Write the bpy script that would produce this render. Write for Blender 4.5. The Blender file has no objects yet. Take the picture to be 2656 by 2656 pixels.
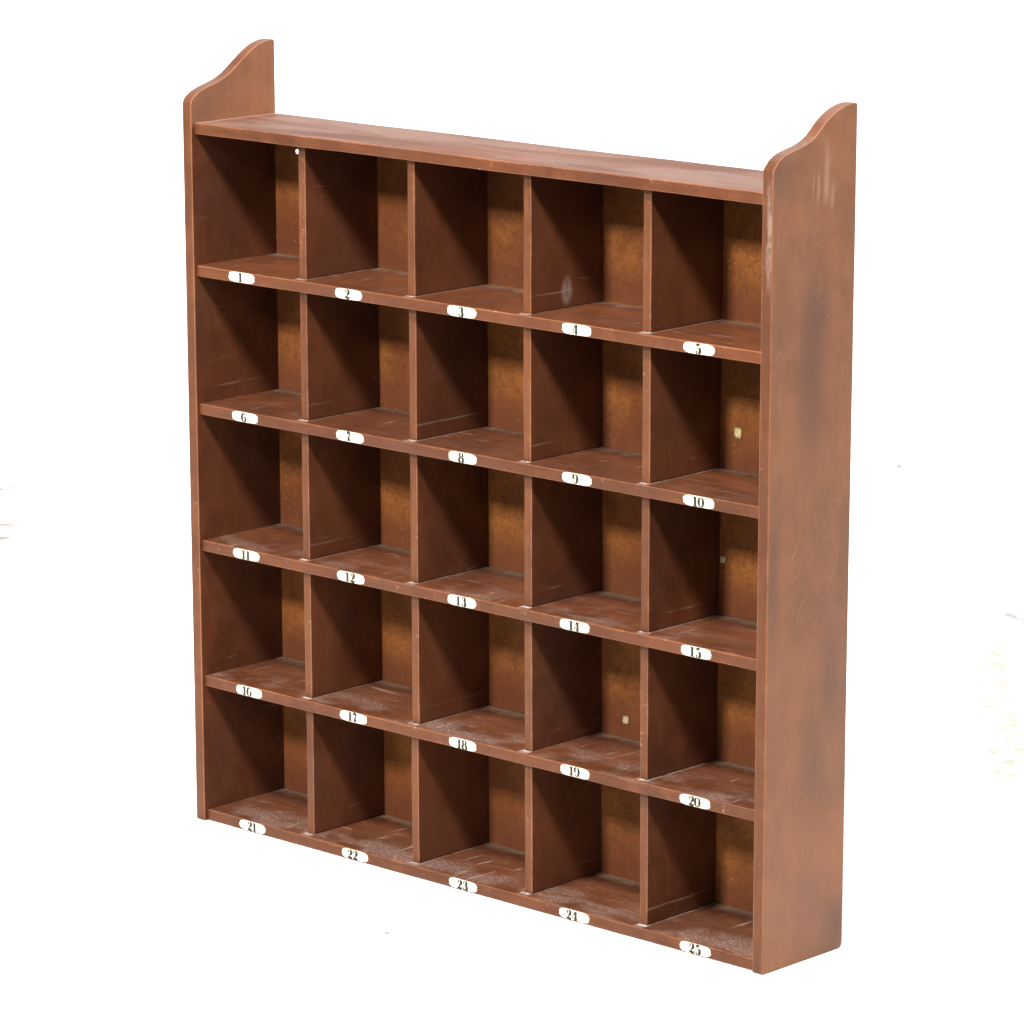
import bpy, bmesh, math, random
from mathutils import Vector, Matrix, noise as mnoise
random.seed(7)
S = bpy.context.scene
COL = S.collection

# ------------------------------------------------------------------ dimensions (metres)
W, TS, REC, DREC = 0.80, 0.0133, 0.0041, 0.0102
YB, YP = 0.1197, 0.1213                     # front of back board, depth of side panels
ZT = [0.7540, 0.6051, 0.4581, 0.3104, 0.1616, 0.0123]     # tops of the six boards
TH, THT, TD = 0.0118, 0.0115, 0.0098
XD = [0.1623, 0.3195, 0.4781, 0.6335]

# ------------------------------------------------------------------ node helpers
def new_mat(name):
    m = bpy.data.materials.new(name); m.use_nodes = True
    nt = m.node_tree
    for n in list(nt.nodes): nt.nodes.remove(n)
    return m, nt
class G:
    def __init__(s, nt):
        s.nt = nt; s.tc = nt.nodes.new('ShaderNodeTexCoord').outputs['Object']
        sx = nt.nodes.new('ShaderNodeSeparateXYZ'); nt.links.new(s.tc, sx.inputs[0])
        s.x, s.y, s.z = sx.outputs
    def put(s, sock, v):
        if isinstance(v, (int, float)): sock.default_value = v
        elif isinstance(v, (tuple, list)): sock.default_value = tuple(v) + ((1,) if len(v) == 3 and sock.type == 'RGBA' else ())
        else: s.nt.links.new(v, sock)
    def m(s, op, a, b=0.0, c=0.0, clamp=False):
        n = s.nt.nodes.new('ShaderNodeMath'); n.operation = op; n.use_clamp = clamp
        s.put(n.inputs[0], a); s.put(n.inputs[1], b)
        if len(n.inputs) > 2: s.put(n.inputs[2], c)
        return n.outputs[0]
    def ramp(s, v, a, b):                       # smooth 0..1 between a and b
        n = s.nt.nodes.new('ShaderNodeMapRange'); n.interpolation_type = 'SMOOTHSTEP'
        s.put(n.inputs['Value'], v); s.put(n.inputs['From Min'], a); s.put(n.inputs['From Max'], b)
        return n.outputs['Result']
    def noise(s, scale, stretch=(1, 1, 1), off=(0, 0, 0), detail=4, rough=0.55, dist=0.0):
        mp = s.nt.nodes.new('ShaderNodeMapping'); s.nt.links.new(s.tc, mp.inputs['Vector'])
        mp.inputs['Scale'].default_value = stretch; mp.inputs['Location'].default_value = off
        n = s.nt.nodes.new('ShaderNodeTexNoise'); s.nt.links.new(mp.outputs[0], n.inputs['Vector'])
        n.inputs['Scale'].default_value = scale; n.inputs['Detail'].default_value = detail
        n.inputs['Roughness'].default_value = rough; n.inputs['Distortion'].default_value = dist
        return n.outputs['Fac']
    def voro(s, scale, stretch=(1, 1, 1), off=(0, 0, 0), rnd=1.0):
        mp = s.nt.nodes.new('ShaderNodeMapping'); s.nt.links.new(s.tc, mp.inputs['Vector'])
        mp.inputs['Scale'].default_value = stretch; mp.inputs['Location'].default_value = off
        n = s.nt.nodes.new('ShaderNodeTexVoronoi'); s.nt.links.new(mp.outputs[0], n.inputs['Vector'])
        n.inputs['Scale'].default_value = scale; n.inputs['Randomness'].default_value = rnd
        return n.outputs['Distance']
    def mix(s, f, a, b, mode='MIX'):
        n = s.nt.nodes.new('ShaderNodeMix'); n.data_type = 'RGBA'; n.blend_type = mode
        s.put(n.inputs[0], f); s.put(n.inputs[6], a); s.put(n.inputs[7], b)
        return n.outputs[2]
    def blob(s, a, b, ca, cb, ra, rb, soft=1.0):  # soft ellipse mask in two coordinates
        da = s.m('DIVIDE', s.m('SUBTRACT', a, ca), ra); db = s.m('DIVIDE', s.m('SUBTRACT', b, cb), rb)
        d = s.m('SQRT', s.m('ADD', s.m('MULTIPLY', da, da), s.m('MULTIPLY', db, db)))
        return s.ramp(d, 1.0, 1.0 - soft)
    def finish(s, col, rough, bump=None, bstr=0.1, spec=0.5, coat=0.0):
        p = s.nt.nodes.new('ShaderNodeBsdfPrincipled'); o = s.nt.nodes.new('ShaderNodeOutputMaterial')
        s.put(p.inputs['Base Color'], col); s.put(p.inputs['Roughness'], rough)
        p.inputs['Specular IOR Level'].default_value = spec
        if coat: p.inputs['Coat Weight'].default_value = coat; p.inputs['Coat Roughness'].default_value = 0.35
        if bump is not None:
            b = s.nt.nodes.new('ShaderNodeBump'); b.inputs['Strength'].default_value = bstr
            b.inputs['Distance'].default_value = 0.001
            s.put(b.inputs['Height'], bump); s.nt.links.new(b.outputs[0], p.inputs['Normal'])
        s.nt.links.new(p.outputs[0], o.inputs['Surface'])

def grain_stretch(axis):
    return {'x': (0.06, 1, 1), 'y': (1, 0.06, 1), 'z': (1, 1, 0.06)}[axis]

def wood(name, dark, mid, light, axis, rough=0.42, wear=0.0, extra=None, speck=0.25, blotch=0.6, spec=0.22, grain=0.30):
    m, nt = new_mat(name); g = G(nt)
    st = grain_stretch(axis)
    gr = g.noise(260, st, detail=6, rough=0.65)
    gr2 = g.noise(70, st, off=(3, 1, 2), detail=4, dist=0.6)
    bl = g.noise(11, (1, 1, 1), off=(5, 5, 1), detail=4, rough=0.6)
    bl2 = g.noise(34, (1, 1, 1), off=(1, 9, 4), detail=5, rough=0.65)
    c = g.mix(g.ramp(bl, 0.36, 0.64), dark, mid)
    c = g.mix(g.m('MULTIPLY', g.ramp(bl2, 0.42, 0.72), blotch), c, light)
    c = g.mix(g.m('MULTIPLY', g.ramp(gr, 0.62, 0.38), grain), c, tuple(v * 0.55 for v in dark))
    c = g.mix(g.m('MULTIPLY', g.ramp(gr2, 0.48, 0.75), grain * 0.7), c, light)
    gy = g.noise(16, (0.5, 1, 1) if axis == 'x' else (1, 1, 0.5), off=(11, 3, 7), detail=5, rough=0.65)
    c = g.mix(g.m('MULTIPLY', g.ramp(gy, 0.50, 0.64), 0.42), c, tuple(0.62 * v + 0.012 for v in mid))
    c = g.mix(g.m('MULTIPLY', g.ramp(gy, 0.46, 0.34), 0.35), c, (light[0] * 1.08, light[1] * 0.92, light[2] * 0.80))
    r = g.m('ADD', rough, g.m('MULTIPLY', g.m('SUBTRACT', bl2, 0.5), 0.35))
    if wear:
        wn = g.noise(150, (1, 1, 1), off=(8, 2, 2), detail=5, rough=0.75)
        wn2 = g.noise(28, (1, 1, 1), off=(2, 7, 2), detail=3)
        wmask = g.m('MULTIPLY', g.ramp(wn, 0.66 - wear, 0.72 - wear * 0.6), g.ramp(wn2, 0.42, 0.62))
        c = g.mix(g.m('MULTIPLY', wmask, 0.55), c, (0.46, 0.29, 0.18))
    if speck:
        v = g.voro(310, (1, 1, 1)); sel = g.noise(45, (1, 1, 1), off=(4, 4, 9), detail=2)
        sp = g.m('MULTIPLY', g.ramp(v, 0.13, 0.07), g.ramp(sel, 0.60, 0.68))
        c = g.mix(g.m('MULTIPLY', sp, speck), c, (0.60, 0.50, 0.42))
        v2 = g.voro(90, (1, 1, 1), off=(3, 3, 3)); 
        c = g.mix(g.m('MULTIPLY', g.ramp(v2, 0.055, 0.035), 0.7), c, (0.03, 0.015, 0.01))
    oi = nt.nodes.new('ShaderNodeObjectInfo').outputs['Random']      # every board took the stain a little differently
    c = g.mix(g.m('MULTIPLY', g.ramp(oi, 0.5, 1.0), 0.28), c, tuple(v * k for v, k in zip(dark, (0.80, 0.85, 0.95))))
    c = g.mix(g.m('MULTIPLY', g.ramp(oi, 0.4, 0.0), 0.25), c, tuple(v * k for v, k in zip(light, (1.05, 1.0, 0.9))))
    if extra: c, r = extra(g, c, r)
    g.finish(c, r, g.m('ADD', gr, g.m('MULTIPLY', bl2, 1.2)), 0.12, spec=spec)
    return m

def x_outer(g, c, r):          # right panel outside: long soft dark patch, pale runs, darker towards the foot
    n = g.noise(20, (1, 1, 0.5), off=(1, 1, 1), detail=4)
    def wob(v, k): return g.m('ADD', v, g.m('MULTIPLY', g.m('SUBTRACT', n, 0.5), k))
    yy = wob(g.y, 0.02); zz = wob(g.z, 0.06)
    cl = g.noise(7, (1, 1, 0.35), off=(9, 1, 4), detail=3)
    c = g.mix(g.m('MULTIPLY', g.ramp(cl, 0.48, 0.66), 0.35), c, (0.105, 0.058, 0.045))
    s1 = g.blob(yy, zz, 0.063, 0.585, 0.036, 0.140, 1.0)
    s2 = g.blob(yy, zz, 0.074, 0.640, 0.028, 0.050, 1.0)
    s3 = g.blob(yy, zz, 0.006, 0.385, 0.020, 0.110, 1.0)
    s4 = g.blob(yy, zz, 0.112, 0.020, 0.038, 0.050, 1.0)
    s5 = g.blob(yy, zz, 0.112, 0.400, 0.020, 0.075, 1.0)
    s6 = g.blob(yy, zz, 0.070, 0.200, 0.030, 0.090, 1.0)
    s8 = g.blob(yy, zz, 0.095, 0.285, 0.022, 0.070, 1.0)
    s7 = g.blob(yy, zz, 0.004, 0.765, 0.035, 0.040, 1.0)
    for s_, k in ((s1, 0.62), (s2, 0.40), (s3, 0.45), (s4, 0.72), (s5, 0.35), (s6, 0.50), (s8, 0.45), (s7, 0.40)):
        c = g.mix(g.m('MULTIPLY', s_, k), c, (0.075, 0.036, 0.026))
    dr = g.noise(110, (1, 1, 0.12), off=(2, 0, 0), detail=4)
    d = g.m('MAXIMUM', g.blob(g.y, g.z, 0.077, 0.765, 0.010, 0.036, 0.6),
            g.m('MAXIMUM', g.blob(g.y, g.z, 0.063, 0.755, 0.008, 0.022, 0.6), g.blob(g.y, g.z, 0.088, 0.746, 0.010, 0.020, 0.6)))
    c = g.mix(g.m('MULTIPLY', g.m('MULTIPLY', g.m('MULTIPLY', d, g.ramp(g.x, 0.5, 0.51)), g.ramp(dr, 0.44, 0.60)), 0.17), c, (0.50, 0.38, 0.27))
    return c, r

def x_front(g, c, r):          # stile front edges: pale scrape near the top of the right-hand one
    n = g.noise(120, (1, 1, 0.2), detail=4)
    msk = g.m('MULTIPLY', g.m('MULTIPLY', g.ramp(g.z, 0.650, 0.70), g.ramp(g.z, 0.775, 0.755)), g.ramp(g.m('ADD', g.m('MULTIPLY', n, 0.012), g.x), 0.7975, 0.801))
    right = g.ramp(g.x, 0.70, 0.71)
    msk = g.m('MULTIPLY', msk, g.ramp(g.noise(75, (1, 1, 0.35), off=(5, 5, 5), detail=5, rough=0.7), 0.36, 0.60))
    c = g.mix(g.m('MULTIPLY', g.m('MULTIPLY', msk, right), 0.40), c, (0.40, 0.31, 0.26))
    # diagonal end grain showing part way down
    w = g.m('SINE', g.m('MULTIPLY', g.m('ADD', g.z, g.m('MULTIPLY', g.x, -1.6)), 900))
    band = g.m('MULTIPLY', g.blob(g.x, g.z, 0.793, 0.425, 0.02, 0.055, 0.7), right)
    c = g.mix(g.m('MULTIPLY', g.m('MULTIPLY', g.ramp(w, -0.2, 0.8), band), 0.65), c, (0.075, 0.022, 0.012))
    return c, r

def x_shelf(g, c, r):          # shelf tops: dust in the back corner, crumbs, scuffs, dried glue at divider feet
    pn = g.noise(60, (1, 1, 1), off=(3, 3, 3), detail=4, rough=0.7)
    yb = g.m('ADD', g.y, g.m('MULTIPLY', g.m('SUBTRACT', pn, 0.5), 0.030))
    back = g.ramp(yb, 0.100, 0.119)
    f = g.m('FRACT', g.m('DIVIDE', g.m('SUBTRACT', g.x, 0.0046), 0.1575))
    d1 = g.m('MINIMUM', f, g.m('SUBTRACT', 1.0, f))
    d1 = g.m('ADD', d1, g.m('MULTIPLY', g.m('SUBTRACT', pn, 0.5), 0.03))
    foot = g.m('MULTIPLY', g.ramp(d1, 0.048, 0.032), g.ramp(pn, 0.30, 0.62))
    glue = g.m('MULTIPLY', g.ramp(d1, 0.046, 0.030), g.ramp(g.m('ADD', g.y, g.m('MULTIPLY', pn, 0.004)), 0.0185, 0.0150))
    glue = g.m('MULTIPLY', glue, g.m('MULTIPLY', g.ramp(g.y, 0.0085, 0.0115), g.ramp(g.noise(190, off=(2, 2, 2), detail=3), 0.36, 0.58)))
    c = g.mix(g.m('MULTIPLY', back, 0.60), c, (0.24, 0.18, 0.13))
    c = g.mix(g.m('MULTIPLY', foot, 0.45), c, (0.42, 0.33, 0.28))
    c = g.mix(g.m('MULTIPLY', glue, 0.75), c, (0.62, 0.55, 0.55))
    # fine pale crumbs, thicker on the lower boards and towards the front
    low = g.ramp(g.z, 0.52, 0.16); front = g.ramp(g.y, 0.075, 0.012)
    v = g.voro(430, (1, 1, 1), off=(1, 2, 3)); pat = g.noise(26, (0.6, 1, 1), off=(6, 1, 1), detail=4)
    cr = g.m('MULTIPLY', g.ramp(v, 0.34, 0.18), g.ramp(pat, 0.44, 0.66))
    cr = g.m('MULTIPLY', g.m('MULTIPLY', cr, low), g.m('ADD', 0.25, front, clamp=True))
    c = g.mix(g.m('MULTIPLY', g.m('MULTIPLY', g.m('MULTIPLY', g.ramp(pat, 0.42, 0.62), low), front), 0.38), c, (0.24, 0.155, 0.13))
    c = g.mix(g.m('MULTIPLY', cr, 0.78), c, (0.46, 0.35, 0.31))
    # rubbed streaks running to the back and across
    s1 = g.noise(130, (1, 0.10, 1), off=(0, 4, 2), detail=3, dist=0.8); s2 = g.noise(12, (1, 1, 1), off=(7, 7, 7), detail=3)
    st = g.m('MULTIPLY', g.ramp(s1, 0.62, 0.72), g.ramp(s2, 0.48, 0.62))
    c = g.mix(g.m('MULTIPLY', st, g.m('ADD', 0.26, g.m('MULTIPLY', low, 0.22))), c, (0.48, 0.37, 0.31))
    s3 = g.noise(110, (0.12, 1, 1), off=(9, 4, 2), detail=3, dist=1.2)
    st2 = g.m('MULTIPLY', g.ramp(s3, 0.62, 0.70), g.ramp(s2, 0.54, 0.40))
    c = g.mix(g.m('MULTIPLY', st2, g.m('ADD', 0.24, g.m('MULTIPLY', low, 0.16))), c, (0.42, 0.31, 0.25))
    return c, g.m('ADD', r, g.m('MULTIPLY', back, 0.3), clamp=True)

def x_side(g, c, r):           # cubby sides: a pale scrape line low down, faint scratches
    n = g.noise(40, (1, 0.25, 1), off=(1, 0, 6), detail=4, dist=0.5)
    s3 = g.noise(150, (1, 0.10, 1), off=(9, 4, 2), detail=3, dist=1.0); s2 = g.noise(16, (1, 1, 1), off=(2, 7, 3), detail=3)
    st = g.m('MULTIPLY', g.ramp(s3, 0.66, 0.71), g.ramp(s2, 0.52, 0.66))
    c = g.mix(g.m('MULTIPLY', st, 0.15), c, (0.40, 0.28, 0.24))
    f = g.m('FRACT', g.m('DIVIDE', g.m('ADD', g.m('SUBTRACT', g.z, 0.0123), g.m('MULTIPLY', n, 0.006)), 0.1484))
    ln = g.m('MULTIPLY', g.ramp(g.m('ABSOLUTE', g.m('SUBTRACT', f, 0.135)), 0.009, 0.003), g.ramp(n, 0.50, 0.66))
    c = g.mix(g.m('MULTIPLY', ln, 0.22), c, (0.45, 0.33, 0.28))
    chalk = g.m('MULTIPLY', g.blob(g.y, g.z, 0.066, 0.622, 0.010, 0.018, 0.6), g.ramp(g.noise(140, (1, 1, 1), detail=5), 0.22, 0.66))
    chalk = g.m('MULTIPLY', chalk, g.m('MULTIPLY', g.ramp(g.x, 0.47, 0.471), g.ramp(g.x, 0.50, 0.499)))
    c = g.mix(g.m('MULTIPLY', chalk, 0.36), c, (0.42, 0.33, 0.31))
    return c, r

def x_top(g, c, r):            # lid: greyish settled dust in long swirls
    n = g.noise(16, (0.22, 1, 1), off=(2, 2, 2), detail=5, rough=0.6, dist=0.5)
    c = g.mix(g.m('MULTIPLY', g.ramp(n, 0.40, 0.62), 0.50), c, (0.20, 0.130, 0.105))
    edge = g.m('MULTIPLY', g.ramp(g.x, 0.019, 0.0145), 0.5)
    return g.mix(edge, c, (0.55, 0.45, 0.36)), r

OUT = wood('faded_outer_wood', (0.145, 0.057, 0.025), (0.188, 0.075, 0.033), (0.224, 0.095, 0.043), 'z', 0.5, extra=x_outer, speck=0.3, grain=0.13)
STILE = wood('worn_stile_edge', (0.088, 0.0295, 0.0105), (0.122, 0.0425, 0.015), (0.160, 0.059, 0.024), 'z', 0.45, wear=0.05, extra=x_front)
RAIL = wood('worn_rail_edge', (0.081, 0.0257, 0.0095), (0.112, 0.0370, 0.0138), (0.146, 0.050, 0.021), 'x', 0.42, wear=0.03)
SIDE = wood('varnished_divider_face', (0.070, 0.0215, 0.0098), (0.100, 0.0315, 0.0140), (0.130, 0.0440, 0.0195), 'z', 0.40, extra=x_side, blotch=0.5, grain=0.12)
TOPF = wood('varnished_shelf_top', (0.074, 0.0240, 0.0105), (0.110, 0.0365, 0.0155), (0.148, 0.053, 0.024), 'x', 0.40, extra=x_shelf)
LID = wood('dusty_lid', (0.085, 0.030, 0.017), (0.115, 0.043, 0.024), (0.145, 0.060, 0.035), 'x', 0.62, extra=x_top, spec=0.12)
ARRIS_Z = wood('rubbed_arris_upright', (0.16, 0.055, 0.024), (0.22, 0.085, 0.038), (0.30, 0.14, 0.075), 'z', 0.5, wear=0.06)
ARRIS_X = wood('rubbed_arris_board', (0.13, 0.044, 0.018), (0.19, 0.068, 0.027), (0.25, 0.10, 0.045), 'x', 0.5, wear=0.07)

def back_mat():
    m, nt = new_mat('brown_fibreboard'); g = G(nt)
    a = g.noise(14, (1, 1, 1), off=(2, 5, 8), detail=4); b = g.noise(220, (1, 1, 1), detail=5, rough=0.7); b2 = g.noise(60, (1, 1, 1), off=(5, 1, 5), detail=5, rough=0.7)
    c = g.mix(g.ramp(a, 0.35, 0.65), (0.165, 0.053, 0.0135), (0.270, 0.096, 0.022))
    c = g.mix(g.m('MULTIPLY', g.ramp(b2, 0.45, 0.70), 0.4), c, (0.10, 0.032, 0.011))
    c = g.mix(g.m('MULTIPLY', g.ramp(b, 0.55, 0.35), 0.5), c, (0.09, 0.030, 0.011))
    # each bay is redder and darker towards its floor
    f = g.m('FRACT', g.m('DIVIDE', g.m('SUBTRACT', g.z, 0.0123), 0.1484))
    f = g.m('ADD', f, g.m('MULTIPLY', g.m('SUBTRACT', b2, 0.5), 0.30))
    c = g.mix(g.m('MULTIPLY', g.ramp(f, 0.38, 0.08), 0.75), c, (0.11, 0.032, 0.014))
    v = g.voro(170, (1, 1, 1)); sel = g.noise(30, off=(1, 1, 9), detail=2)
    c = g.mix(g.m('MULTIPLY', g.m('MULTIPLY', g.ramp(v, 0.12, 0.06), g.ramp(sel, 0.56, 0.62)), 0.5), c, (0.6, 0.45, 0.30))
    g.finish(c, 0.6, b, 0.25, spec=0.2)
    return m
BACK = back_mat()

def plain(name, c1, c2, rough=0.6, scale=120, spec=0.4):
    m, nt = new_mat(name); g = G(nt)
    n = g.noise(scale, detail=4, rough=0.6)
    g.finish(g.mix(g.ramp(n, 0.35, 0.65), c1, c2), rough, n, 0.1, spec)
    return m
def label_mat():
    m, nt = new_mat('cream_enamel_paper'); g = G(nt)
    n = g.noise(90, detail=4); n2 = g.noise(420, off=(3, 3, 3), detail=4, rough=0.7)
    c = g.mix(g.ramp(n, 0.4, 0.7), (0.60, 0.58, 0.485), (0.54, 0.51, 0.405))
    c = g.mix(g.m('MULTIPLY', g.m('MULTIPLY', g.ramp(n2, 0.60, 0.68), g.ramp(n, 0.56, 0.66)), 0.7), c, (0.40, 0.22, 0.12))
    g.finish(c, 0.35)
    return m
LABEL = label_mat()
INK = plain('black_ink', (0.012, 0.010, 0.008), (0.028, 0.023, 0.018), 0.5, 500)
PATCH = plain('yellowed_paper', (0.90, 0.75, 0.38), (0.93, 0.81, 0.46), 0.7)
PATCH2 = plain('greyed_paper', (0.80, 0.65, 0.40), (0.87, 0.74, 0.48), 0.8)
SCRATCH = plain('bare_scratch', (0.29, 0.16, 0.11), (0.37, 0.22, 0.16), 0.6)
PIN = plain('dark_pin_head', (0.02, 0.012, 0.01), (0.04, 0.02, 0.015), 0.5)

# ------------------------------------------------------------------ mesh helpers
def link(name, me, mats, parent=None):
    o = bpy.data.objects.new(name, me); COL.objects.link(o)
    for m in mats: me.materials.append(m)
    if parent: o.parent = parent
    return o

def board(name, axis, lo, hi, mats, parent, pick, r=0.0009, seed=0, n=60, bow=0.0):
    """Board with a rounded, slightly irregular cross-section swept along axis ('x' or 'z').
    mats: material list; pick(normal, is_arris) -> slot."""
    rnd = random.Random(seed)
    ai = 'xyz'.index(axis); oi = [i for i in range(3) if i != ai]
    a0, a1 = lo[ai], hi[ai]
    bm = bmesh.new(); rings = []
    ph = [rnd.random() * 50 for _ in range(8)]
    # small end chamfer sections
    ts = [0.0, 0.0006] + [i / n * (a1 - a0) for i in range(1, n)] + [a1 - a0 - 0.0006, a1 - a0]
    for k, t in enumerate(ts):
        sh = 0.0006 if k in (0, len(ts) - 1) else 0.0
        u0, u1 = lo[oi[0]] + sh, hi[oi[0]] - sh; v0, v1 = lo[oi[1]] + sh, hi[oi[1]] - sh
        b = bow * math.sin(math.pi * t / (a1 - a0))
        ring = []
        for ci, (cu, cv, sa) in enumerate(((u1, v1, 0), (u0, v1, 90), (u0, v0, 180), (u1, v0, 270))):
            nz = mnoise.noise(Vector((t * 35, ph[ci], 0.0)))
            nz2 = mnoise.noise(Vector((t * 160, ph[ci] + 9, 3.0)))
            rr = r * (1.05 + 0.5 * nz + 0.45 * nz2 + 1.1 * max(0.0, nz2 * nz * 3 - 0.25))
            wob_u = 0.00034 * mnoise.noise(Vector((t * 14, ph[4], ci * 0.2))); wob_v = 0.00034 * mnoise.noise(Vector((t * 14, ph[5], ci * 0.2)))
            su = -1 if cu == u1 else 1; sv = -1 if cv == v1 else 1
            for q in range(4):
                an = math.radians(sa + q * 30)
                p = [0, 0, 0]; p[ai] = a0 + t
                p[oi[0]] = cu + su * rr + rr * math.cos(an) + wob_u
                p[oi[1]] = cv + sv * rr + rr * math.sin(an) + wob_v + b
                ring.append(bm.verts.new(p))
        rings.append(ring)
    m = len(rings[0])
    for i in range(len(rings) - 1):
        for j in range(m):
            f = bm.faces.new((rings[i][j], rings[i][(j + 1) % m], rings[i + 1][(j + 1) % m], rings[i + 1][j]))
            f.material_index = 99 if (j % 4) != 3 else 0
            f.smooth = True
    for ring in (rings[0], rings[-1]):
        f = bm.faces.new(ring); f.material_index = 0
    bmesh.ops.recalc_face_normals(bm, faces=bm.faces[:])
    for f in bm.faces:
        f.material_index = pick(f.normal, f.material_index == 99)
    me = bpy.data.meshes.new(name); bm.to_mesh(me); bm.free()
    o = link(name, me, mats, parent)
    md = o.modifiers.new('flat_faces', 'WEIGHTED_NORMAL'); md.keep_sharp = True
    return o

def smooth_poly(pts, steps=4):
    out = []
    n = len(pts)
    for i in range(n - 1):
        p0 = pts[max(i - 1, 0)]; p1 = pts[i]; p2 = pts[i + 1]; p3 = pts[min(i + 2, n - 1)]
        for s in range(steps):
            t = s / steps
            out.append(tuple(0.5 * ((2 * p1[k]) + (-p0[k] + p2[k]) * t + (2 * p0[k] - 5 * p1[k] + 4 * p2[k] - p3[k]) * t * t + (-p0[k] + 3 * p1[k] - 3 * p2[k] + p3[k]) * t ** 3) for k in range(2)))
    out.append(tuple(pts[-1]))
    return out

def side_panel(x0, x1, prof, outer_pos, parent, label):
    """x0..x1 thickness, prof: scalloped crest from front to back in (y,z)."""
    crest = smooth_poly(prof, 4)
    pts = [(0.0012, 0.0), (0.0, 0.0015)]
    for i in range(1, 40): pts.append((0.00018 * mnoise.noise(Vector((i * 0.9, x0 * 30, 0))), 0.0015 + (crest[0][1] - 0.0015) * i / 40))
    pts += crest
    zt = crest[-1][1]
    pts += [(YP - 0.0008, zt - 0.0006), (YP, zt - 0.0026)]
    for i in range(1, 24): pts.append((YP + 0.00022 * mnoise.noise(Vector((i * 0.8, x0 * 30, 4))), zt - 0.0026 + (0.0062 - zt + 0.0026) * i / 24))
    pts += [(YP, 0.0062), (YP - 0.0006, 0.0032), (YP - 0.0022, 0.0010), (YP - 0.0050, 0.0)]
    bm = bmesh.new()
    vs = [bm.verts.new((x0, y, z)) for y, z in pts]
    f = bm.faces.new(vs)
    ret = bmesh.ops.extrude_face_region(bm, geom=[f])
    for v in [g_ for g_ in ret['geom'] if isinstance(g_, bmesh.types.BMVert)]: v.co.x = x1
    bmesh.ops.recalc_face_normals(bm, faces=bm.faces[:])
    rim = [e for e in bm.edges if abs(e.verts[0].co.x - e.verts[1].co.x) < 1e-7]
    old = set(bm.faces)
    res = bmesh.ops.bevel(bm, geom=rim, offset=0.0013, segments=3, profile=0.6, affect='EDGES', clamp_overlap=True)
    newf = set(res['faces'])
    for f in bm.faces:
        n = f.normal
        if abs(n.x) > 0.97: f.material_index = 0 if (n.x > 0) == outer_pos else 1
        elif f in newf: f.material_index = 3
        else: f.material_index = 2
        f.smooth = abs(n.x) < 0.97
    # split the inner face at the lid so that the exposed ear above it is faded wood, the bays below varnished
    bmesh.ops.bisect_plane(bm, geom=bm.verts[:] + bm.edges[:] + bm.faces[:], plane_co=(0, 0, ZT[0] - 0.004), plane_no=(0, 0, 1))
    for f in bm.faces:
        if f.material_index == 1 and f.calc_center_median().z > ZT[0] - 0.004: f.material_index = 0
    me = bpy.data.meshes.new('side_panel'); bm.to_mesh(me); bm.free()
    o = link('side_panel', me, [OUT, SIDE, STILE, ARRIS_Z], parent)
    o['label'] = label
    return o

# ------------------------------------------------------------------ the pigeonhole rack
rack = bpy.data.objects.new('pigeonhole_rack', None); COL.objects.link(rack)
rack.location = (0, 0, 0); rack.empty_display_size = 0.2
rack['label'] = 'dark brown wooden pigeonhole rack of twenty-five numbered open compartments, scalloped sides, on white floor'
rack['category'] = 'pigeonhole rack'

PL = [(0.0, 0.7722), (0.0008, 0.7760), (0.0042, 0.7804), (0.0122, 0.7855), (0.0236, 0.7897), (0.0384, 0.7937), (0.0523, 0.7994), (0.0615, 0.8050),
      (0.0709, 0.8118), (0.0802, 0.8181), (0.0895, 0.8240), (0.0989, 0.8285), (0.1093, 0.8312), (0.1185, 0.8318)]
PR = [(0.0, 0.7746), (0.0012, 0.7768), (0.0048, 0.7806), (0.0093, 0.7846), (0.0184, 0.7888), (0.0321, 0.7920), (0.0413, 0.7939), (0.0505, 0.7967), (0.0597, 0.8012),
      (0.0665, 0.8064), (0.0745, 0.8131), (0.0837, 0.8189), (0.0930, 0.8233), (0.1035, 0.8265), (0.1129, 0.8279), (0.1185, 0.8280)]
side_panel(0.0, TS, PL, False, rack, 'scalloped left side panel seen from its inner face')
pr = side_panel(W - TS, W, PR, True, rack, 'scalloped right side panel, faded and scratched outside with a long dark patch')

def scratch_mesh(lines, x, width=0.00028, thick=0.00012):
    bm = bmesh.new()
    for ln in lines:
        p = smooth_poly(ln, 5) if len(ln) > 2 else ln
        prev = None; n = len(p)
        for i, (y, z) in enumerate(p):
            a = p[max(i - 1, 0)]; b = p[min(i + 1, n - 1)]
            d = Vector((b[0] - a[0], b[1] - a[1])).normalized(); nrm = Vector((-d.y, d.x))
            w = width * (0.25 + 0.75 * math.sin(math.pi * (i + 0.35) / (n - 0.3)))
            vs = [bm.verts.new((x, y + nrm.x * w / 2, z + nrm.y * w / 2)), bm.verts.new((x + thick, y, z)), bm.verts.new((x, y - nrm.x * w / 2, z - nrm.y * w / 2))]
            if prev:
                bm.faces.new((prev[0], prev[1], vs[1], vs[0])); bm.faces.new((prev[1], prev[2], vs[2], vs[1]))
            prev = vs
    bmesh.ops.recalc_face_normals(bm, faces=bm.faces[:])
    me = bpy.data.meshes.new('scratch'); bm.to_mesh(me); bm.free(); return me
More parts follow.
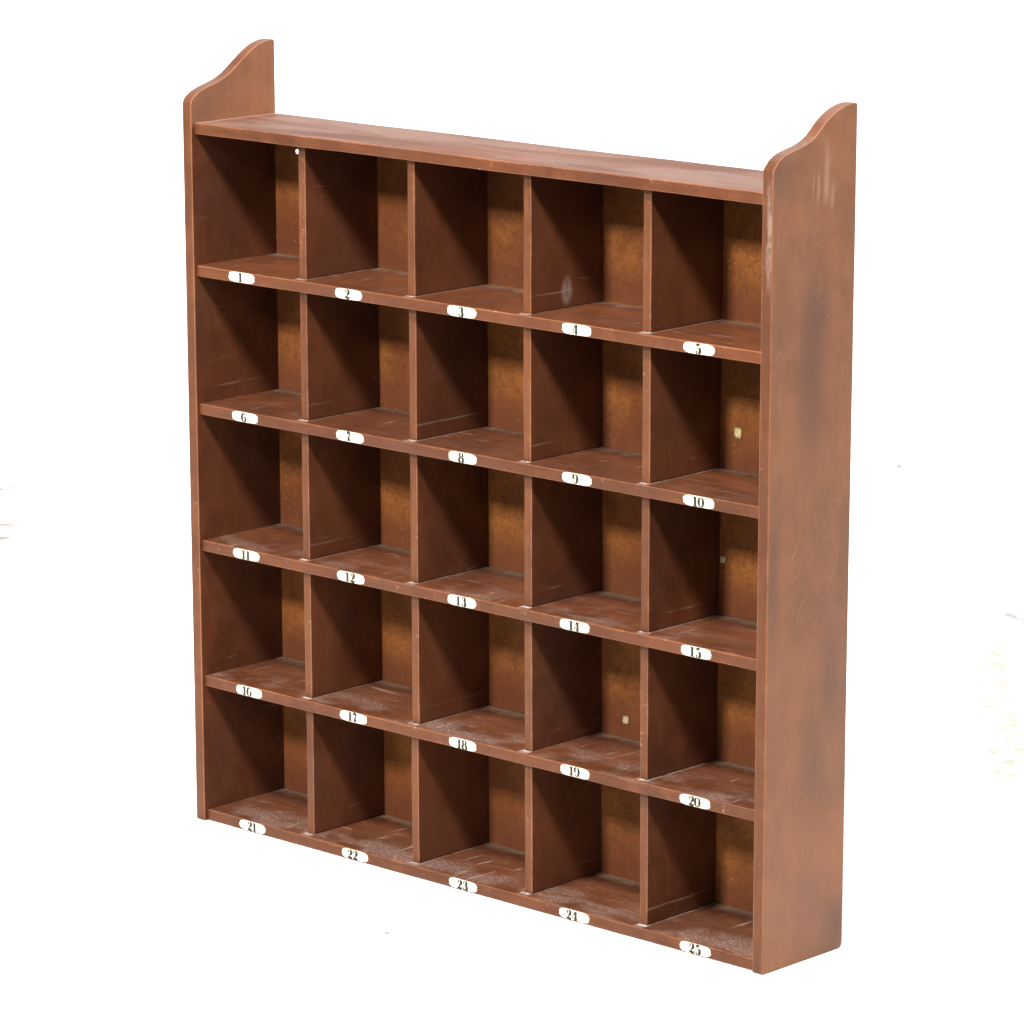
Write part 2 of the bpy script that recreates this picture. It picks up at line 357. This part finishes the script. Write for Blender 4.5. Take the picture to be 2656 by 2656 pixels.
SCR = [[(0.0579, 0.7131), (0.062, 0.7042), (0.0686, 0.6993), (0.0767, 0.6969)], [(0.0748, 0.5091), (0.0755, 0.505), (0.0762, 0.4989)],
 [(0.1086, 0.4841), (0.1114, 0.4686), (0.1154, 0.4533)], [(0.0899, 0.453), (0.0937, 0.4515), (0.0977, 0.4535), (0.1036, 0.4526), (0.1106, 0.4409), (0.119, 0.4244)],
 [(0.0688, 0.4437), (0.0697, 0.439), (0.0692, 0.4322)], [(0.0425, 0.4152), (0.0369, 0.4073), (0.0301, 0.4039)], [(0.0516, 0.4036), (0.0469, 0.3931), (0.0405, 0.3853)],
 [(0.0812, 0.4152), (0.0909, 0.4187), (0.0989, 0.4124), (0.1024, 0.3965), (0.0966, 0.3823), (0.0902, 0.3719)], [(0.0534, 0.3629), (0.0453, 0.3491), (0.0425, 0.3357)],
 [(0.0124, 0.56), (0.0135, 0.556), (0.0153, 0.5498)], [(0.082, 0.5988), (0.0829, 0.595)], [(0.0819, 0.6321), (0.0835, 0.6282)], [(0.049, 0.5382), (0.0513, 0.5403)],
 [(0.0033, 0.598), (0.006, 0.5990), (0.0100, 0.6010)], [(0.040, 0.075), (0.047, 0.078)], [(0.034, 0.025), (0.037, 0.027)], [(0.036, 0.060), (0.039, 0.058), (0.040, 0.055)],
 [(0.062, 0.255), (0.064, 0.247)], [(0.090, 0.300), (0.096, 0.292), (0.098, 0.280)], [(0.030, 0.31), (0.033, 0.305)]]
for ln in SCR: link('scratch', scratch_mesh([ln], W - 0.00002), [SCRATCH], pr)
# small nail holes, in rows where the boards meet the panel
for y, z in [(0.0306, 0.7503), (0.0524, 0.7517), (0.0799, 0.7489), (0.1106, 0.749), (0.0108, 0.5994), (0.0555, 0.5998), (0.113, 0.6015), (0.0151, 0.4757), (0.0164, 0.4526), (0.0858, 0.4481),
             (0.0988, 0.387), (0.1112, 0.3394), (0.1161, 0.3072), (0.0222, 0.0063), (0.109, 0.0094), (0.0757, 0.008), (0.028, 0.0146), (0.02, 0.305), (0.05, 0.157), (0.100, 0.156), (0.017, 0.155)]:
    rr = random.uniform(0.0005, 0.0008); bm = bmesh.new()
    vs = [bm.verts.new((W + 0.00005, y + rr * math.cos(a * math.pi / 4), z + rr * math.sin(a * math.pi / 4))) for a in range(8)]
    f = bm.faces.new(vs)
    if f.normal.x < 0: f.normal_flip()
    me = bpy.data.meshes.new('nail_hole'); bm.to_mesh(me); bm.free()
    link('nail_hole', me, [PIN], pr)

# boards ---------------------------------------------------------------------
def pick_lid(n, arris):
    if arris: return 2
    return 0 if n.z > 0.7 else (1 if n.y < -0.7 else 3)
board('lid_board', 'x', (TS + 0.0002, REC, ZT[0] - THT), (W - TS - 0.0002, YP - 0.0006, ZT[0]), [LID, RAIL, ARRIS_X, SIDE], rack, pick_lid, r=0.0010, seed=1, n=140, bow=0.0)['label'] = 'dusty top board between the two scalloped ears'
def pick_shelf(n, arris):
    if arris: return 2
    return 0 if n.z > 0.7 else (1 if n.y < -0.7 else 3)
for i in range(1, 6):
    board('shelf', 'x', (TS + 0.0002, REC, ZT[i] - TH), (W - TS - 0.0002, YB - 0.0002, ZT[i]), [TOPF, RAIL, ARRIS_X, SIDE], rack, pick_shelf, r=0.0010, seed=10 + i, n=140)
def pick_div(n, arris):
    if arris: return 2
    return 1 if n.y < -0.7 else 0
k = 0
for row in range(1, 6):
    ztop = ZT[row - 1] - (THT if row == 1 else TH) - 0.0001
    for c, xc in enumerate(XD):
        k += 1
        jx = random.uniform(-0.0006, 0.0006)
        if row == 5 and c == 0: jx = 0.0018
        board('divider', 'z', (xc + jx - TD / 2, REC + DREC + random.uniform(-0.0008, 0.0006), ZT[row] + 0.0001), (xc + jx + TD / 2, YB - 0.0003, ztop), [SIDE, STILE, ARRIS_Z], rack, pick_div, r=0.0007, seed=100 + k, n=44)

# back board with its round fixing hole ---------------------------------------
bm = bmesh.new()
x0, x1, z0, z1 = TS + 0.0003, W - TS - 0.0003, 0.0008, ZT[0] - THT - 0.0002
outer = [bm.verts.new(p) for p in ((x0, YB, z0), (x1, YB, z0), (x1, YB, z1), (x0, YB, z1))]
hole = [bm.verts.new((0.0466 + 0.0031 * math.cos(a * math.pi / 12), YB, 0.7161 + 0.0026 * math.sin(a * math.pi / 12))) for a in range(24)]
eds = [bm.edges.new((outer[i], outer[(i + 1) % 4])) for i in range(4)] + [bm.edges.new((hole[i], hole[(i + 1) % 24])) for i in range(24)]
bmesh.ops.triangle_fill(bm, use_beauty=True, use_dissolve=False, edges=eds, normal=(0, -1, 0))
ret = bmesh.ops.extrude_face_region(bm, geom=bm.faces[:])
for v in [g_ for g_ in ret['geom'] if isinstance(g_, bmesh.types.BMVert)]: v.co.y = YB + 0.0012
bmesh.ops.recalc_face_normals(bm, faces=bm.faces[:])
me = bpy.data.meshes.new('back_board'); bm.to_mesh(me); bm.free()
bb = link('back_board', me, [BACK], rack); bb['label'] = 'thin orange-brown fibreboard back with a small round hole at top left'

def patch(corners, mat, lab, lift=0.0008):
    bm = bmesh.new()
    n = 5; grid = []
    A, B_, C_, D_ = [Vector((x, 0, z)) for x, z in corners]     # tl tr br bl
    for i in range(n):
        row = []
        for j in range(n):
            s, t = j / (n - 1), i / (n - 1)
            p = A.lerp(B_, s).lerp(D_.lerp(C_, s), t)
            y = YB - 0.0002 - lift * (abs(s - 0.5) * 2) ** 2 * (0.4 + 0.6 * t) - 0.0002 * math.sin(9 * s + 5 * t)
            row.append(bm.verts.new((p.x, y, p.z)))
        grid.append(row)
    for i in range(n - 1):
        for j in range(n - 1): bm.faces.new((grid[i][j], grid[i + 1][j], grid[i + 1][j + 1], grid[i][j + 1]))
    ret = bmesh.ops.solidify(bm, geom=bm.faces[:], thickness=0.0002)
    bmesh.ops.recalc_face_normals(bm, faces=bm.faces[:])
    for f in bm.faces: f.smooth = True
    me = bpy.data.meshes.new('paper_patch'); bm.to_mesh(me); bm.free()
    o = link('paper_patch', me, [mat], bb); o['label'] = lab
patch([(0.6553, 0.5006), (0.6649, 0.5012), (0.6647, 0.4903), (0.6555, 0.4907)], PATCH, 'yellow paper square stuck in compartment ten')
patch([(0.6395, 0.3694), (0.6463, 0.3697), (0.6456, 0.3630), (0.6395, 0.3628)], PATCH2, 'greyish paper square stuck in compartment fifteen')
patch([(0.5121, 0.1843), (0.5206, 0.1851), (0.5201, 0.1762), (0.5112, 0.1760)], PATCH2, 'torn cream paper square stuck in compartment nineteen')

# numerals: stencil-cut fat-face digits ---------------------------------------
def ribbon(pts, ws):
    P = smooth_poly(pts, 5); n = len(P); m = len(ws) - 1; L = []; R = []
    for i, (x, y) in enumerate(P):
        a = P[max(i - 1, 0)]; b = P[min(i + 1, n - 1)]
        d = Vector((b[0] - a[0], b[1] - a[1])).normalized()
        t = i / (n - 1) * m; k_ = min(int(t), m - 1); w = 1.50 * (ws[k_] + (ws[k_ + 1] - ws[k_]) * (t - k_)) + 0.03
        L.append((x - d.y * w / 2, y + d.x * w / 2)); R.append((x + d.y * w / 2, y - d.x * w / 2))
    return [(L[i], L[i + 1], R[i + 1], R[i]) for i in range(n - 1)]
def disc(cx, cy, rx, ry):
    p = [(cx + rx * math.cos(a * math.pi / 6), cy + ry * math.sin(a * math.pi / 6)) for a in range(12)]
    return [((cx, cy), p[i], p[(i + 1) % 12]) for i in range(12)]
def rect(a, b, c, d): return [((a, b), (c, b), (c, d), (a, d))]
DG = {
 '1': rect(.17, .04, .52, .97) + rect(.06, 0, .63, .075) + ribbon([(.08, .86), (.18, .90), (.26, .95)], [.03, .06, .08]),
 '0': ribbon([(.34, .96), (.12, .78), (.08, .5), (.12, .22), (.34, .04)], [.03, .15, .23, .15, .03]) + ribbon([(.44, .96), (.66, .78), (.70, .5), (.66, .22), (.44, .04)], [.03, .15, .23, .15, .03]),
 '2': disc(.18, .74, .11, .11) + ribbon([(.12, .82), (.28, .96), (.36, .97)], [.03, .05, .03]) + ribbon([(.42, .97), (.60, .86), (.62, .68), (.50, .50), (.30, .34)], [.04, .20, .26, .16, .04]) + ribbon([(.06, .05), (.24, .15), (.46, .10), (.66, .08), (.74, .22)], [.05, .16, .20, .15, .03]),
 '3': disc(.16, .80, .09, .09) + ribbon([(.12, .86), (.26, .96), (.34, .97)], [.02, .05, .03]) + ribbon([(.40, .97), (.58, .86), (.58, .68), (.38, .54)], [.03, .20, .22, .05]) + ribbon([(.40, .50), (.64, .38), (.64, .16), (.40, .03)], [.05, .22, .25, .04]) + disc(.15, .20, .11, .10) + ribbon([(.10, .12), (.24, .03), (.34, .02)], [.03, .05, .03]),
 '4': rect(.38, .04, .71, .98) + rect(.28, 0, .80, .07) + ribbon([(.38, .90), (.20, .56), (.05, .28)], [.05, .04, .04]) + rect(.04, .22, .36, .29) + rect(.68, .22, .80, .29),
 '5': ribbon([(.18, .90), (.40, .88), (.64, .93)], [.10, .18, .08]) + rect(.14, .50, .19, .95) + ribbon([(.26, .56), (.42, .60)], [.04, .04]) + ribbon([(.48, .59), (.66, .44), (.66, .18), (.42, .03)], [.06, .22, .26, .04]) + disc(.16, .18, .11, .10) + ribbon([(.10, .10), (.22, .03), (.34, .02)], [.03, .05, .03]),
 '6': ribbon([(.40, .97), (.16, .80), (.08, .48), (.14, .18), (.34, .03)], [.03, .16, .24, .16, .03]) + disc(.58, .82, .09, .09) + ribbon([(.46, .52), (.64, .44), (.68, .27), (.62, .12), (.44, .03)], [.04, .14, .20, .14, .04]) + ribbon([(.48, .97), (.58, .93)], [.03, .04]),
 '7': ribbon([(.08, .80), (.22, .93), (.42, .86), (.62, .92)], [.05, .17, .18, .10]) + ribbon([(.66, .84), (.50, .62), (.40, .40), (.38, .20), (.40, .02)], [.03, .06, .16, .24, .22]) + rect(.06, .72, .10, .96),
 '8': ribbon([(.32, .97), (.15, .88), (.14, .70), (.34, .56)], [.03, .16, .18, .04]) + ribbon([(.44, .97), (.60, .88), (.60, .70), (.42, .56)], [.03, .14, .16, .04]) + ribbon([(.34, .50), (.10, .38), (.10, .16), (.34, .03)], [.04, .20, .22, .03]) + ribbon([(.44, .50), (.66, .38), (.66, .16), (.44, .03)], [.04, .20, .22, .03]),
}
DG['9'] = [tuple((0.76 - x, 1.0 - y) for x, y in f) for f in DG['6']]
ADV = {'1': 0.78}
DH, DWID = 0.0096, 0.0088
def numeral_mesh(txt, cx, zb):
    total = sum(ADV.get(c, 0.90) for c in txt); bm = bmesh.new()
    x = cx - total * DWID / 2; lay = 0
    for ch in txt:
        for f in DG[ch]:
            lay += 1; y = REC - 0.00056 - 0.000002 * lay
            try: bm.faces.new([bm.verts.new((x + (px + 0.04) * DWID, y, zb + py * DH)) for px, py in f])
            except ValueError: pass
        x += ADV.get(ch, 0.90) * DWID
    for f in bm.faces:
        f.normal_update()
        if f.normal.y > 0: f.normal_flip()
    me = bpy.data.meshes.new('numeral'); bm.to_mesh(me); bm.free(); return me

LB = {1: (.0614, .1014, 0), 2: (.2194, .2588, 0), 3: (.3780, .4187, 0), 4: (.5325, .5718, 0), 5: (.6884, .7283, 0), 6: (.0633, .1030, 0), 7: (.2188, .2595, 0), 8: (.3787, .4185, 0),
      9: (.5329, .5728, 0), 10: (.6901, .7300, 0), 11: (.0612, .1020, 0), 12: (.2177, .2581, 0), 13: (.3763, .4170, 0), 14: (.5304, .5707, 0), 15: (.6885, .7281, 0), 16: (.0624, .1025, 0),
      17: (.2193, .2600, 0), 18: (.3775, .4168, 0), 19: (.5315, .5714, 0), 20: (.6888, .7290, 0), 21: (.0636, .1045, 0), 22: (.2200, .2595, 0), 23: (.3765, .4172, 0), 24: (.5304, .5718, 0), 25: (.6910, .7315, 0)}
NUMDX = {3: 0.0, 22: -0.003, 24: -0.003, 5: 0.0, 16: -0.003}
for n, (xa, xb, _) in LB.items():
    rnd = random.Random(500 + n); row = (n - 1) // 5 + 1
    zc = ZT[row] - 0.0058; hh = 0.0107 / 2
    pts = []
    NP = 40
    for i in range(NP):                         # rounded lozenge with nibbled ends
        a = 2 * math.pi * i / NP; ca, sa = math.cos(a), math.sin(a)
        ex = 0.42 if abs(ca) > 0.3 else 0.30
        px = math.copysign(abs(ca) ** ex, ca); pz = math.copysign(abs(sa) ** 0.62, sa)
        nb = rnd.uniform(0, 0.0011) if abs(ca) > 0.80 else rnd.uniform(0, 0.00012)
        pts.append(((xa + xb) / 2 + px * ((xb - xa) / 2 - nb), zc + pz * (hh - rnd.uniform(0, 0.00018))))
    bm = bmesh.new(); f = bm.faces.new([bm.verts.new((x, REC + 0.0001, z)) for x, z in pts])
    ret = bmesh.ops.extrude_face_region(bm, geom=[f])
    for v in [g_ for g_ in ret['geom'] if isinstance(g_, bmesh.types.BMVert)]: v.co.y = REC - 0.00040
    bmesh.ops.recalc_face_normals(bm, faces=bm.faces[:])
    me = bpy.data.meshes.new('number_label'); bm.to_mesh(me); bm.free()
    lo = link('number_label', me, [LABEL], rack); lo['label'] = 'cream label reading %d' % n
    link('numeral', numeral_mesh(str(n), (xa + xb) / 2 + NUMDX.get(n, -0.0005) - (0.001 if n < 10 else 0), zc - DH / 2 + rnd.uniform(-0.0003, 0.0002)), [INK], lo)

# ------------------------------------------------------------------ studio floor: one white sweep rising behind
def floor_mat():
    m, nt = new_mat('white_painted_floor'); g = G(nt)
    big = g.noise(2.2, detail=4, off=(4, 4, 0))
    c = g.mix(g.ramp(big, 0.3, 0.7), (0.71, 0.71, 0.71), (0.74, 0.74, 0.74))
    # worn boards and a strip of yellowed tape, out to the right
    wn = g.noise(30, (0.25, 1, 1), off=(1, 1, 0), detail=5, rough=0.75, dist=0.6)
    # axis along the strip: from (0.19,1.18) towards (0.60,0.69)
    ux, uy = 0.642, -0.767
    al = g.m('ADD', g.m('MULTIPLY', g.x, ux), g.m('MULTIPLY', g.y, uy)); ac = g.m('ADD', g.m('MULTIPLY', g.x, -uy), g.m('MULTIPLY', g.y, ux))
    rough_area = g.m('MULTIPLY', g.ramp(ac, 0.888, 0.925), g.ramp(wn, 0.50, 0.62))
    rough_area = g.m('MULTIPLY', rough_area, g.m('MULTIPLY', g.ramp(al, -1.22, -1.05), g.ramp(al, -0.60, -0.80)))
    c = g.mix(g.m('MULTIPLY', rough_area, 0.85), c, (0.25, 0.225, 0.195))
    tape = g.m('MULTIPLY', g.ramp(g.m('ABSOLUTE', g.m('SUBTRACT', ac, 0.892)), 0.026, 0.018), g.m('MULTIPLY', g.ramp(al, -0.92, -0.80), g.ramp(al, 0.0, -0.25)))
    tn = g.noise(40, off=(3, 3, 0), detail=5, rough=0.7)
    c = g.mix(g.m('MULTIPLY', g.m('MULTIPLY', tape, g.ramp(tn, 0.34, 0.62)), 0.90), c, (0.335, 0.32, 0.255))
    for bx, by, br in ((-1.49, 1.0, 0.035), (-1.30, 0.84, 0.022), (-1.24, 0.775, 0.025), (-1.42, 0.93, 0.012), (-0.63, 2.03, 0.02), (0.44, -0.15, 0.006)):
        sp = g.m('MULTIPLY', g.blob(g.x, g.y, bx, by, br, br, 0.7), g.ramp(tn, 0.42, 0.54))
        c = g.mix(g.m('MULTIPLY', sp, 0.9), c, (0.20, 0.16, 0.12))
    g.finish(c, 0.7, None, spec=0.2)
    return m
u = Vector((-0.684, 0.729, 0)); s_ = Vector((0.729, 0.684, 0))
prof = [(-0.95, 0.0), (-0.5, 0), (0, 0), (2.6, 0.0)] + [(2.6 + 1.4 * math.sin(a), 1.4 - 1.4 * math.cos(a)) for a in [math.radians(d) for d in range(6, 91, 6)]] + [(4.0, 3.2), (4.0, 4.6)]
bm = bmesh.new(); rows = []
for d, h in prof: rows.append([bm.verts.new(u * d + s_ * w + Vector((0, 0, h))) for w in (-6, -3, 0, 3, 6)])
for i in range(len(rows) - 1):
    for j in range(4):
        f = bm.faces.new((rows[i][j], rows[i][j + 1], rows[i + 1][j + 1], rows[i + 1][j])); f.smooth = True
bmesh.ops.recalc_face_normals(bm, faces=bm.faces[:])
me = bpy.data.meshes.new('floor'); bm.to_mesh(me); bm.free()  # white paper-like sweep
fl = link('floor', me, [floor_mat()]); fl['kind'] = 'structure'
if me.polygons[0].normal.z < 0: me.flip_normals()

# unseen dark studio floor below the sweep, added to cut bounce into the bays
bm = bmesh.new()
vs = [bm.verts.new(u * d + s_ * w + Vector((0, 0, -0.012))) for d, w in ((-9, -9), (-9, 9), (6, 9), (6, -9))]
f = bm.faces.new(vs); f.normal_update()
if f.normal.z < 0: f.normal_flip()
me = bpy.data.meshes.new('ground'); bm.to_mesh(me); bm.free()
gd = link('ground', me, [plain('bounce_cut_floor', (0.06, 0.058, 0.055), (0.09, 0.088, 0.085), 0.8, 6)]); gd['kind'] = 'structure'

# ------------------------------------------------------------------ light
def area(name, loc, target, size, watts, col=(1, 1, 1), size_y=None):
    d = bpy.data.lights.new(name, 'AREA'); d.energy = watts; d.color = col
    d.shape = 'RECTANGLE' if size_y else 'SQUARE'; d.size = size
    if size_y: d.size_y = size_y
    o = bpy.data.objects.new(name, d); COL.objects.link(o); o.location = loc
    o.rotation_euler = (Vector(target) - Vector(loc)).to_track_quat('-Z', 'Y').to_euler()
    return o
area('studio_key_lamp', (1.9, -2.0, 3.4), (0.4, 0.06, 0.35), 0.52, 265, (1.0, 0.97, 0.94))
area('studio_front_lamp', (0.24, -3.9, 2.95), (0.4, 0.1, 0.4), 0.52, 285, (1.0, 0.96, 0.92))
area('added_fill_light', (2.6, -4.2, 1.4), (0.4, 0.1, 0.4), 2.2, 14, (0.94, 0.98, 1.0))  # added fill with no known source, lifts the shaded bay sides
area('studio_side_softbox', (3.4, 1.0, 1.5), (0.6, 0.1, 0.4), 1.6, 80, (1, 0.99, 0.98))
area('studio_overhead_softbox', (-0.9, 1.9, 4.2), (-0.9, 1.9, 0), 3.6, 120, (1, 1, 1))
area('studio_backdrop_lamp', (-0.2, 0.9, 3.9), (-2.6, 3.1, 0.4), 2.0, 75, (1, 1, 1))

wd = bpy.data.worlds.new('World'); S.world = wd; wd.use_nodes = True
bg = wd.node_tree.nodes['Background']; bg.inputs[0].default_value = (0.92, 0.97, 1.0, 1); bg.inputs[1].default_value = 0.44

# ------------------------------------------------------------------ camera
cd = bpy.data.cameras.new('camera'); cam = bpy.data.objects.new('camera', cd); COL.objects.link(cam); S.camera = cam
cam.location = (3.35705, -3.07403, 1.30965); cam.rotation_euler = (1.31442, 0.00107, 0.75383)
cd.sensor_fit = 'HORIZONTAL'; cd.sensor_width = 36.0; cd.lens = 36.0 * 11293.286 / 2656.0
cd.shift_x = 0.0; cd.shift_y = 516.94 / 2656.0; cd.clip_start = 0.1; cd.clip_end = 100

S.render.engine = 'CYCLES'
S.view_settings.view_transform = 'Standard'; S.view_settings.look = 'None'
S.view_settings.exposure = 0.0; S.view_settings.gamma = 1.0; S.view_settings.use_curve_mapping = False
